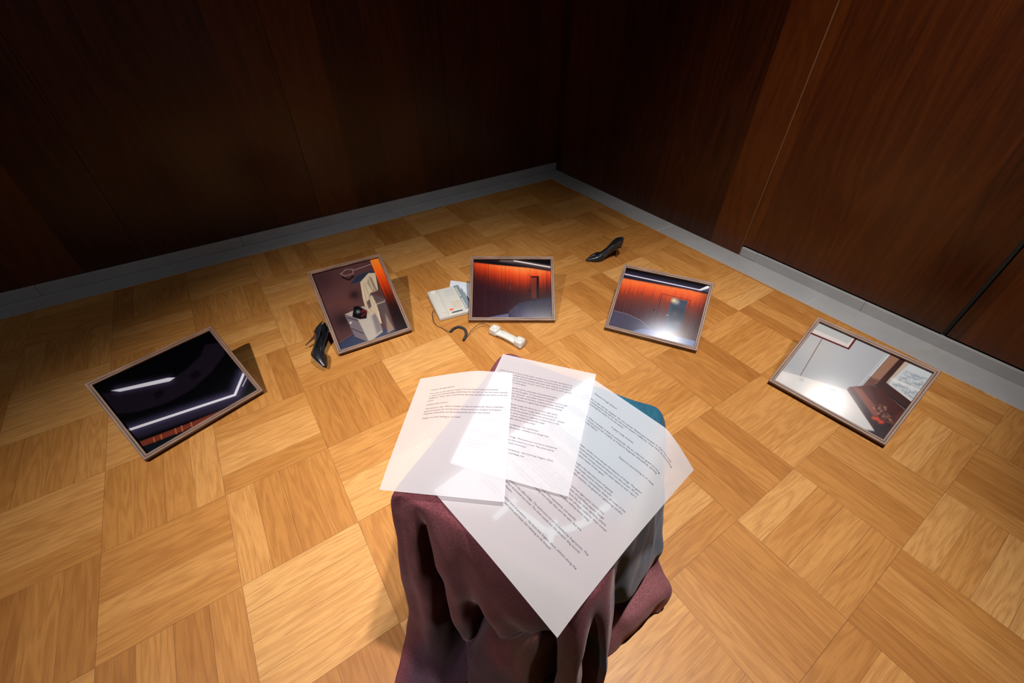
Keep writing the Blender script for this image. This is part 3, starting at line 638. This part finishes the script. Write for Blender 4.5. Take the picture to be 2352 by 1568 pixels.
BODY = ["I place one foot in front of the other, careful not to disrupt the balance of\nthings. The green floors stretch endlessly ahead, smooth and fluid, ahead and\nahead, turn the corner, fill the hallways that never end, leading me forward,\nturning corners that never seem to end. I don't so much walk as drift, carried\nby the quiet rhythm of the space.",
 "The wood radiates a gentle warmth, as though it has absorbed years\nof passing conversations, lost thoughts. The abundance of wooden\ntexture whispers its own histories - the subtle imprint of time lived through.\nDoors, nameplates, clocks, all made of the same material, emerge hesitantly\nfrom the golden expanse, shy guests at a gathering, careful not to impose.",
 "Offices sit in perfect stillness. Large windows let curious light paint\nvisions out of a lake that hangs in the air. Large desks hold stacks of\nhalf-filled papers. Here stairs invite people to the ends of the earth - places\nwhere the sky never darkens, where time is a suggestion rather than a rule.\nA pair of heels waits for their owner kicked haphazardly under\na desk, discarded in a heavy glass ashtray burns away.",
 "The air is weighted, thick with a presence. Not oppressive,\nnot exactly, but heavy. Certain places are - holding onto things that\ncan't be seen, but are there.",
 "Still, there's a yoghurt in the office fridge. The bathroom mirror is marked by\nfingerprints. The bookshelf is missing a borrowed out novel. The clock stands\nbut the elevator ding sounds every couple of minutes.",
 "Presence here is just another kind of presence - the kind that lingers, silent,\nslithers along the walls, warm and tame and fuzzy, but\nrefusing to be erased."]
BIG = ["...I place one foot in front of the other, careful not to disrupt the balance of things. The green\nfloors stretch endlessly ahead, smooth and fluid, ahead and ahead, turn the corner, fill the\nhallways that never end, leading me forward, turning corners that never seem to end. I don't\nso much walk as drift, carried by the quiet rhythm of the space.",
 "The wood radiates a gentle warmth, as though it has absorbed years of passing\nconversations, lost thoughts. The abundance of wooden texture whispers its own\nhistories - the subtle imprint of time lived through. Doors, nameplates, clocks, all made of the\nsame material, emerge hesitantly from the golden expanse, shy guests at a gathering, careful\nnot to impose.",
 "Offices sit in perfect stillness. Large windows let curious light paint visions out\nof a lake that hangs in the air. Large desks hold stacks of half-filled papers. Large\nstairs invite people to the ends of the earth - places where the sky never darkens, where\ntime is a suggestion rather than a rule. In daydreams. A pair of heels waits for their owner\nkicked haphazardly under a desk, discarded in a heavy glass ashtray burns away.",
 "The air is weighted, thick with a presence. Not oppressive, not exactly,\nbut heavy. Certain places are - holding onto things that can't be seen, but are\nthere.",
 "Still, there's a yoghurt in the office fridge. The bathroom mirror is marked by fingerprints. The\nbookshelf is missing a borrowed out novel. The clock stands but the elevator ding sounds\nevery couple of minutes.",
 "Presence here is just another kind of presence - the kind that lingers, silent, slithers along the\nwalls, the shoulders, warm and tame and fuzzy, but refusing to be erased."]
BIG[0] = BIG[0][3:]
zero = lambda u, v: 0.0
f_big = sheet_z(sheet_fn((.014,-.218,0), (.2615,-.132,0), (.1428,.2503,0), (-.1239,.1608,0)), .6805, [(0, 1, .185, 1.0), (1, 1, .195, .40)], zero)
p_big = make_sheet('largest translucent sheet, slanting right, its lowest corner hanging off the cloth', f_big, 60, 80)
J = 'J.875'
lines = [(HEAD[0], .144, .080, 'L'), ("The clock on the wall has stopped. No one notices. People pass beneath it, their hurried", .10, .1220, J), ("footsteps dissolving into the still air, but the clock remains indifferent. Time, here, is something", .10, .1375, 'J.90'), ("separate, something that exists on its own terms.", .10, .1530, 'L'),
         ("A space made of echos.", .53, .190, 'C'), ("The silence is vast. When it breaks, it does so awkwardly, like an unfamiliar guest arriving", .10, .2260, J), ("at the wrong house. Voices sound out of place, as if they've forgotten themselves, quickly", .10, .2415, 'J.865'), ("swallowed by the hush that follows.", .10, .2570, 'L'), ("Maybe it's time folding in on itself.", .895, .300, 'R')]
v = .375
for q in BIG:
    ls_ = q.split('\n')
    for k, l in enumerate(ls_):
        lines.append((l, .125, v, 'L' if len(l) < 70 else 'J%.3f' % (.125+.75*min(1, len(l)/93)))); v += .0163
    v += .0205
write(p_big, f_big, lines, .279, .401, .0050)
f_mid = sheet_z(sheet_fn((-.1822,-.1845,0), (.025,-.2239,0), (.0805,.0671,0), (-.1263,.107,0)), .6845, [], lambda u, v: .0035*np.abs(v-.5)*2)
p_mid = make_sheet('middle upright white sheet of six paragraphs, topmost corner nearest the telephone handset', f_mid, 40, 50)
write(p_mid, f_mid, [(a, u, v, 'J%.3f' % (u+.0099*len(a))) for a, u, v, al in block(BODY, .038, .168, .0235, .0240)], .21, .297, .0047)
f_left = sheet_z(sheet_fn((-.3242,-.0603,0), (-.1333,-.1408,0), (-.0061,.1274,0), (-.1982,.206,0)), .6895, [(0, -1, .195, .36)], lambda u, v: .003*v)
p_left = make_sheet('left translucent sheet with short text at its top, overhanging the cloth', f_left, 40, 50)
write(p_left, f_left, [(a, .178, v, 'J%.3f' % (.178+.0098*len(a))) for a, u, v, al in block(HEAD, .178, .136, .0255, .0150)], .21, .297, .0047, .05)
# pale strips lying under the largest sheet
bm = bmesh.new()
def ribbon(pts, w, z, th=.0014):
    pts = crom(np.array(pts, float), 8); d = np.gradient(pts, axis=0); d /= np.linalg.norm(d, axis=1)[:, None]; nn = np.stack([-d[:, 1], d[:, 0]], 1)
    rows = []
    for q, k in zip(pts, nn):
        rows.append([bm.verts.new((x, -y, zz)) for x, y, zz in ((*(q-k*w/2), z), (*(q+k*w/2), z), (*(q+k*w/2), z+th), (*(q-k*w/2), z+th))])
    for a, b in zip(rows, rows[1:]):
        for i in range(4): bm.faces.new((a[i], a[(i+1) % 4], b[(i+1) % 4], b[i]))
    bm.faces.new(rows[0][::-1]); bm.faces.new(rows[-1])
ribbon([(-.012,.152), (.000,.118), (.004,.104)], .010, .6724)
ribbon([(.000,.120), (.040,.125), (.078,.128), (.118,.090), (.150,.030)], .011, .6739)
ribbon([(.076,.108), (.084,.150)], .010, .6754)
ribbon([(.100,.060), (.120,.085)], .009, .6754)
bmesh.ops.recalc_face_normals(bm, faces=bm.faces)
so = obj('bent_strip', bm, M['strip']); so.matrix_world = MW0
tag(so, 'pale bent strips showing faintly through the largest translucent sheet', 'strip')

# ------------------------------------------------------------------ court shoes
def make_shoe(mw, label):
    root = empty('high_heel_shoe', mw @ Matrix.Scale(.93, 4), label, 'shoe', 'pair of black high heels apart on the parquet')
    L_ = .240
    sm = lambda x: x*x*(3-2*x)
    zs = lambda s: .076*sm(np.clip((.64-s)/.50, 0, 1)) + .004*np.clip((s-.85)/.15, 0, 1)**2
    wd_ = lambda s: np.interp(s, [0, .02, .06, .14, .25, .38, .52, .66, .76, .86, .94, .985, 1], [.004, .015, .023, .027, .0255, .023, .029, .0365, .034, .024, .0125, .006, .0025])
    hh = lambda s: np.interp(s, [0, .04, .12, .25, .40, .55, .64, .72, .85, .95, 1], [.064, .062, .054, .040, .031, .031, .040, .042, .030, .017, .009])
    tm = lambda s: np.interp(s, [0, .10, .5, .57, .63, .68, .72], [.66, .64, .60, .62, .72, .88, 1.0])*PI
    st = np.concatenate([np.linspace(0, .1, 7), np.linspace(.13, .93, 30), np.linspace(.95, 1, 7)])
    th = np.linspace(-1, 1, 41); P = np.zeros((len(st), len(th), 3))
    for i, s in enumerate(st):
        a = th*tm(s); k = (1-np.cos(tm(s)))/2
        sy = np.sign(np.sin(a))*np.abs(np.sin(a))**.62
        lean = np.where(np.abs(a) > PI/2, 1-.10*np.clip((np.abs(a)-PI/2)/(PI/2), 0, 1), 1)
        P[i, :, 0] = s*L_ - (.010*np.clip(1-s/.08, 0, 1)*((1-np.cos(a))/2/k))*0.6
        P[i, :, 1] = wd_(s)*sy*lean
        P[i, :, 2] = zs(s) + .002 + hh(s)*(1-np.cos(a))/2/k
    up_ = grid_mesh('upper', P, False, M['leather'], root, True)
    md = up_.modifiers.new('skin', 'SOLIDIFY'); md.thickness = .0016; md.offset = -1
    st2 = np.linspace(.03, .66, 24); w = np.linspace(-1, 1, 7)
    grid_mesh('insole', np.array([[(s*L_, wd_(s)*.86*q, zs(s)+.0065+.002*q*q) for q in w] for s in st2]), False, M['lining'], root, True)
    st3 = np.linspace(.015, .995, 44)
    bm = bmesh.new(); rows = []
    for s in st3:
        wq = wd_(s)*(.80 if s < .5 else .90)
        rows.append([bm.verts.new((s*L_, y, z)) for y, z in ((-wq, zs(s)+.0032), (wq, zs(s)+.0032), (wq, zs(s)), (-wq, zs(s)))])
    for a, b in zip(rows, rows[1:]):
        for i in range(4): bm.faces.new((a[i], b[i], b[(i+1) % 4], a[(i+1) % 4]))
    bm.faces.new(rows[0]); bm.faces.new(rows[-1][::-1]); bmesh.ops.recalc_face_normals(bm, faces=bm.faces); obj('sole', bm, M['sole'], root)
    bm = bmesh.new(); hp = [(.030, 0, .0775), (.029, 0, .066), (.0275, 0, .052), (.026, 0, .035), (.0245, 0, .018), (.024, 0, .004), (.024, 0, .0004)]
    tube(bm, hp, [.019, .0105, .0066, .0048, .0040, .0038, .0042], 14)
    for f in bm.faces: f.smooth = True
    obj('heel', bm, M['heel'], root)
    return root
toe, hl = Vector((2.3903, .1502, 0)), Vector((2.5937, .0784, 0)); d = (toe-hl).normalized()
make_shoe(frame_mw(toe - d*.240*.93, d, Vector((-d.y, d.x, 0))), 'black stiletto standing upright near the far right stone border')
d = Vector((.12, -.992, 0)).normalized(); rho = math.radians(62)
side = Vector((-d.y, d.x, 0)); upv = Vector((0, 0, 1))*math.cos(rho) + side*math.sin(rho)*1.0
yv = upv.cross(d)
mwL = frame_mw((.757, .288, .027), d, yv)
make_shoe(mwL, 'black stiletto tipped on its side against the coat photo frame corner')

# ------------------------------------------------------------------ desk telephone
pu, pv = Vector((.985, -.172, 0)).normalized(), Vector((.172, .985, 0)).normalized()
PW, PD = .178, .224
ph = empty('telephone', frame_mw((1.372, .110, .0005), pu, pv), 'off-white desk telephone without its handset, half behind a photo frame', 'telephone')
zf = lambda y: .022 + (.042-.022)*y/PD
bm = bmesh.new(); hexa(bm, [(0,0,0),(PW,0,0),(PW,PD,0),(0,PD,0),(0,0,zf(0)),(PW,0,zf(0)),(PW,PD,zf(PD)),(0,PD,zf(PD))], .005, 3); obj('body', bm, M['white'], ph)
def on(name, x0, x1, y0, y1, h, mat, parent=ph, bev=.001, sink=.001):
    x0, x1, y0, y1 = x0*PW, x1*PW, y0*PD, y1*PD
    bm = bmesh.new(); hexa(bm, [(x0,y0,zf(y0)-sink),(x1,y0,zf(y0)-sink),(x1,y1,zf(y1)-sink),(x0,y1,zf(y1)-sink),(x0,y0,zf(y0)+h),(x1,y0,zf(y0)+h),(x1,y1,zf(y1)+h),(x0,y1,zf(y1)+h)], bev, 2)
    return obj(name, bm, mat, parent)
on('cradle', .03, .30, .02, .975, .0035, M['white'], bev=.003)
on('cradle_rest', .07, .24, .84, .95, .010, M['whiter'], bev=.004); on('cradle_rest', .07, .24, .04, .12, .008, M['white'], bev=.004)
on('panel', .34, .82, .02, .975, .0015, M['white'])
on('speaker_grille', .47, .74, .66, .90, .0024, M['grey'], bev=.0005)
kc = on('key_column', .83, .965, .09, .975, .0030, M['blue'], bev=.0006)
for k in range(14): on('line_key', .835, .885, .105+k*.062, .148+k*.062, .0046, M['white'] if k % 7 != 6 else M['blue'], kc, .0006)
on('index_strip', .972, 1.03, .22, .80, .0, M['blue'], bev=.0006)
for r_ in range(4):
    for c_ in range(3): on('key', .53+c_*.082, .595+c_*.082, .185+r_*.066, .230+r_*.066, .0042, M['key'] if (r_+c_) % 2 else M['key'], bev=.0010)
for r_ in range(4): on('function_key', .40, .475, .24+r_*.066, .268+r_*.066, .0030, M['white'], bev=.0006)
on('red_key', .375, .485, .150, .195, .0040, M['red'], bev=.0008)
on('label_window', .40, .72, .045, .085, .0030, M['lcd'], bev=.0005)
# handset, lying on its back
t1, t2 = Vector((1.5450, -.1080, 0)), Vector((1.6080, -.2880, 0)); hd = (t2-t1).normalized(); HL = (t2-t1).length+.012
hs = empty('handset', frame_mw(t1-hd*.006, hd, Vector((-hd.y, hd.x, 0))), 'off-white telephone handset lying with its cups up on the parquet', 'handset')
bm = bmesh.new(); rows = []
for k in range(25):
    s = k/24; x = .008+s*(HL-.016); zb = .004+.010*(2*s-1)**0*math.sin(PI*s); zt = zb+.017
    hw = .0205+.003*abs(2*s-1)**3
    ring = [(-hw*.75, zb), (hw*.75, zb), (hw, zb+.006), (hw*.96, zt-.003), (hw*.82, zt), (-hw*.82, zt), (-hw*.96, zt-.003), (-hw, zb+.006)]
    rows.append([bm.verts.new((x, y, z)) for y, z in ring])
for a, b in zip(rows, rows[1:]):
    for i in range(8): bm.faces.new((a[i], a[(i+1) % 8], b[(i+1) % 8], b[i]))
bm.faces.new(rows[0][::-1]); bm.faces.new(rows[-1]); bmesh.ops.recalc_face_normals(bm, faces=bm.faces)
for f in bm.faces: f.smooth = True
obj('grip', bm, M['whiter'], hs, False)
for nm, x0 in (('earpiece', .0), ('mouthpiece', HL-.055)):
    x1 = x0+.055; a = .003
    bm = bmesh.new(); hexa(bm, [(x0+.004,-.021,.0005),(x1-.004,-.021,.0005),(x1-.004,.021,.0005),(x0+.004,.021,.0005),(x0+.004,-.0235,.044),(x1-.006,-.0235,.044),(x1-.006,.0235,.044),(x0+.004,.0235,.044)], .0115, 5)
    for f in bm.faces: f.smooth = True
    cup = obj(nm, bm, M['whiter'], hs)
    bm = bmesh.new(); cx = (x0+x1)/2-.001
    pr = [(0, .0437), (.010, .0440), (.0125, .0447), (.0145, .0451), (.0165, .0442)]
    rr = [[bm.verts.new((cx+r*math.cos(q), r*math.sin(q), z)) for q in [2*PI*i/28 for i in range(28)]] for r, z in pr[1:]]
    c0 = bm.verts.new((cx, 0, .0437))
    for i in range(28):
        bm.faces.new((c0, rr[0][i], rr[0][(i+1) % 28]))
        for a_, b_ in zip(rr, rr[1:]): bm.faces.new((a_[i], b_[i], b_[(i+1) % 28], a_[(i+1) % 28]))
    obj('cap_ring', bm, M['white'], cup, True)
for x in (.070, HL-.062):
    bm = bmesh.new(); tube(bm, [(x, .002, .030), (x, .002, .0325)], .0022, 10); obj('screw', bm, M['grey'], hs)
# coiled cord between them
o_ = Vector((1.41, -.02, 0))
rel = lambda L: [Vector(q)-o_ for q in L]
pa = crom(np.array(rel([(1.3740,.001,.0072),(1.3992,.0137,.0072),(1.4273,.0114,.0072),(1.4420,-.0181,.0072),(1.4340,-.0494,.0072),(1.4131,-.0758,.0072),(1.3970,-.0905,.0072)])), 60)
seg = np.linalg.norm(np.diff(pa, axis=0), axis=1); s_ = np.concatenate([[0], np.cumsum(seg)]); NN = int(s_[-1]/.00042)
q_ = np.linspace(0, s_[-1], NN); pc = np.stack([np.interp(q_, s_, pa[:, i]) for i in range(3)], 1)
tg = np.gradient(pc, axis=0); tg /= np.linalg.norm(tg, axis=1)[:, None]
sd_ = np.stack([-tg[:, 1], tg[:, 0], 0*tg[:, 0]], 1); ang = q_/.0030*2*PI
hel = pc + sd_*np.cos(ang)[:, None]*.0050 + np.array([0, 0, 1.])*np.sin(ang)[:, None]*.0050
bm = bmesh.new(); tube(bm, hel, .0017, 6); root = obj('coiled_cord', bm, M['rubber'], None, True); root.parent = ph
root.matrix_parent_inverse = ph.matrix_world.inverted(); root.matrix_basis = Matrix.Translation(o_); root['label'] = 'dark coiled cord'
bm = bmesh.new(); tube(bm, crom(np.array(rel([(1.3840,.200,.014),(1.3654,.1777,.018),(1.3462,.1335,.006),(1.3434,.0885,.0035),(1.3578,.0456,.003),(1.3683,.010,.004),(1.3760,.002,.007)])), 8), .0016, 8); obj('wire', bm, M['wire'], root, True)
bm = bmesh.new(); tube(bm, crom(np.array(rel([(1.3984,-.0880,.007),(1.4202,-.0790,.010),(1.4543,-.0640,.020),(1.4996,-.0480,.026),(1.5330,-.050,.022),(1.5480,-.070,.017),(1.5490,-.106,.014)])), 8), .0016, 8); obj('wire', bm, M['wire'], root, True)
# sheet under the telephone
shw = Matrix.Translation((1.60, .27, .0004))
shp = [Vector(q)-Vector((1.60, .27, 0)) for q in ((1.5966,.4207,0),(1.7060,.3000,0),(1.6150,.1100,0),(1.4750,.2300,0))]
bm = bmesh.new(); hexa(bm, [q for q in shp[::-1]]+[q+Vector((0,0,.0008)) for q in shp[::-1]])
bmesh.ops.recalc_face_normals(bm, faces=bm.faces); sh = obj('printed_sheet', bm, M['sheet']); sh.matrix_world = shw
tag(sh, 'white printed sheet lying half under the telephone, behind the photo frame', 'paper')
bm = bmesh.new(); A_, B_, C_, D_ = shp
for k in range(14):
    t0 = .08+k*.06; l0 = A_.lerp(D_, t0); r0 = B_.lerp(C_, t0); l1 = A_.lerp(D_, t0+.018); r1 = B_.lerp(C_, t0+.018)
    e1 = .9 if k % 4 else .55
    vs_ = [bm.verts.new(a.lerp(b, m)+Vector((0,0,.0011))) for a, b, m in ((l0,r0,.08),(l0,r0,e1),(l1,r1,e1),(l1,r1,.08))]
    bm.faces.new(vs_[::-1])
bmesh.ops.recalc_face_normals(bm, faces=bm.faces); obj('ruled_lines', bm, M['tint'], sh)
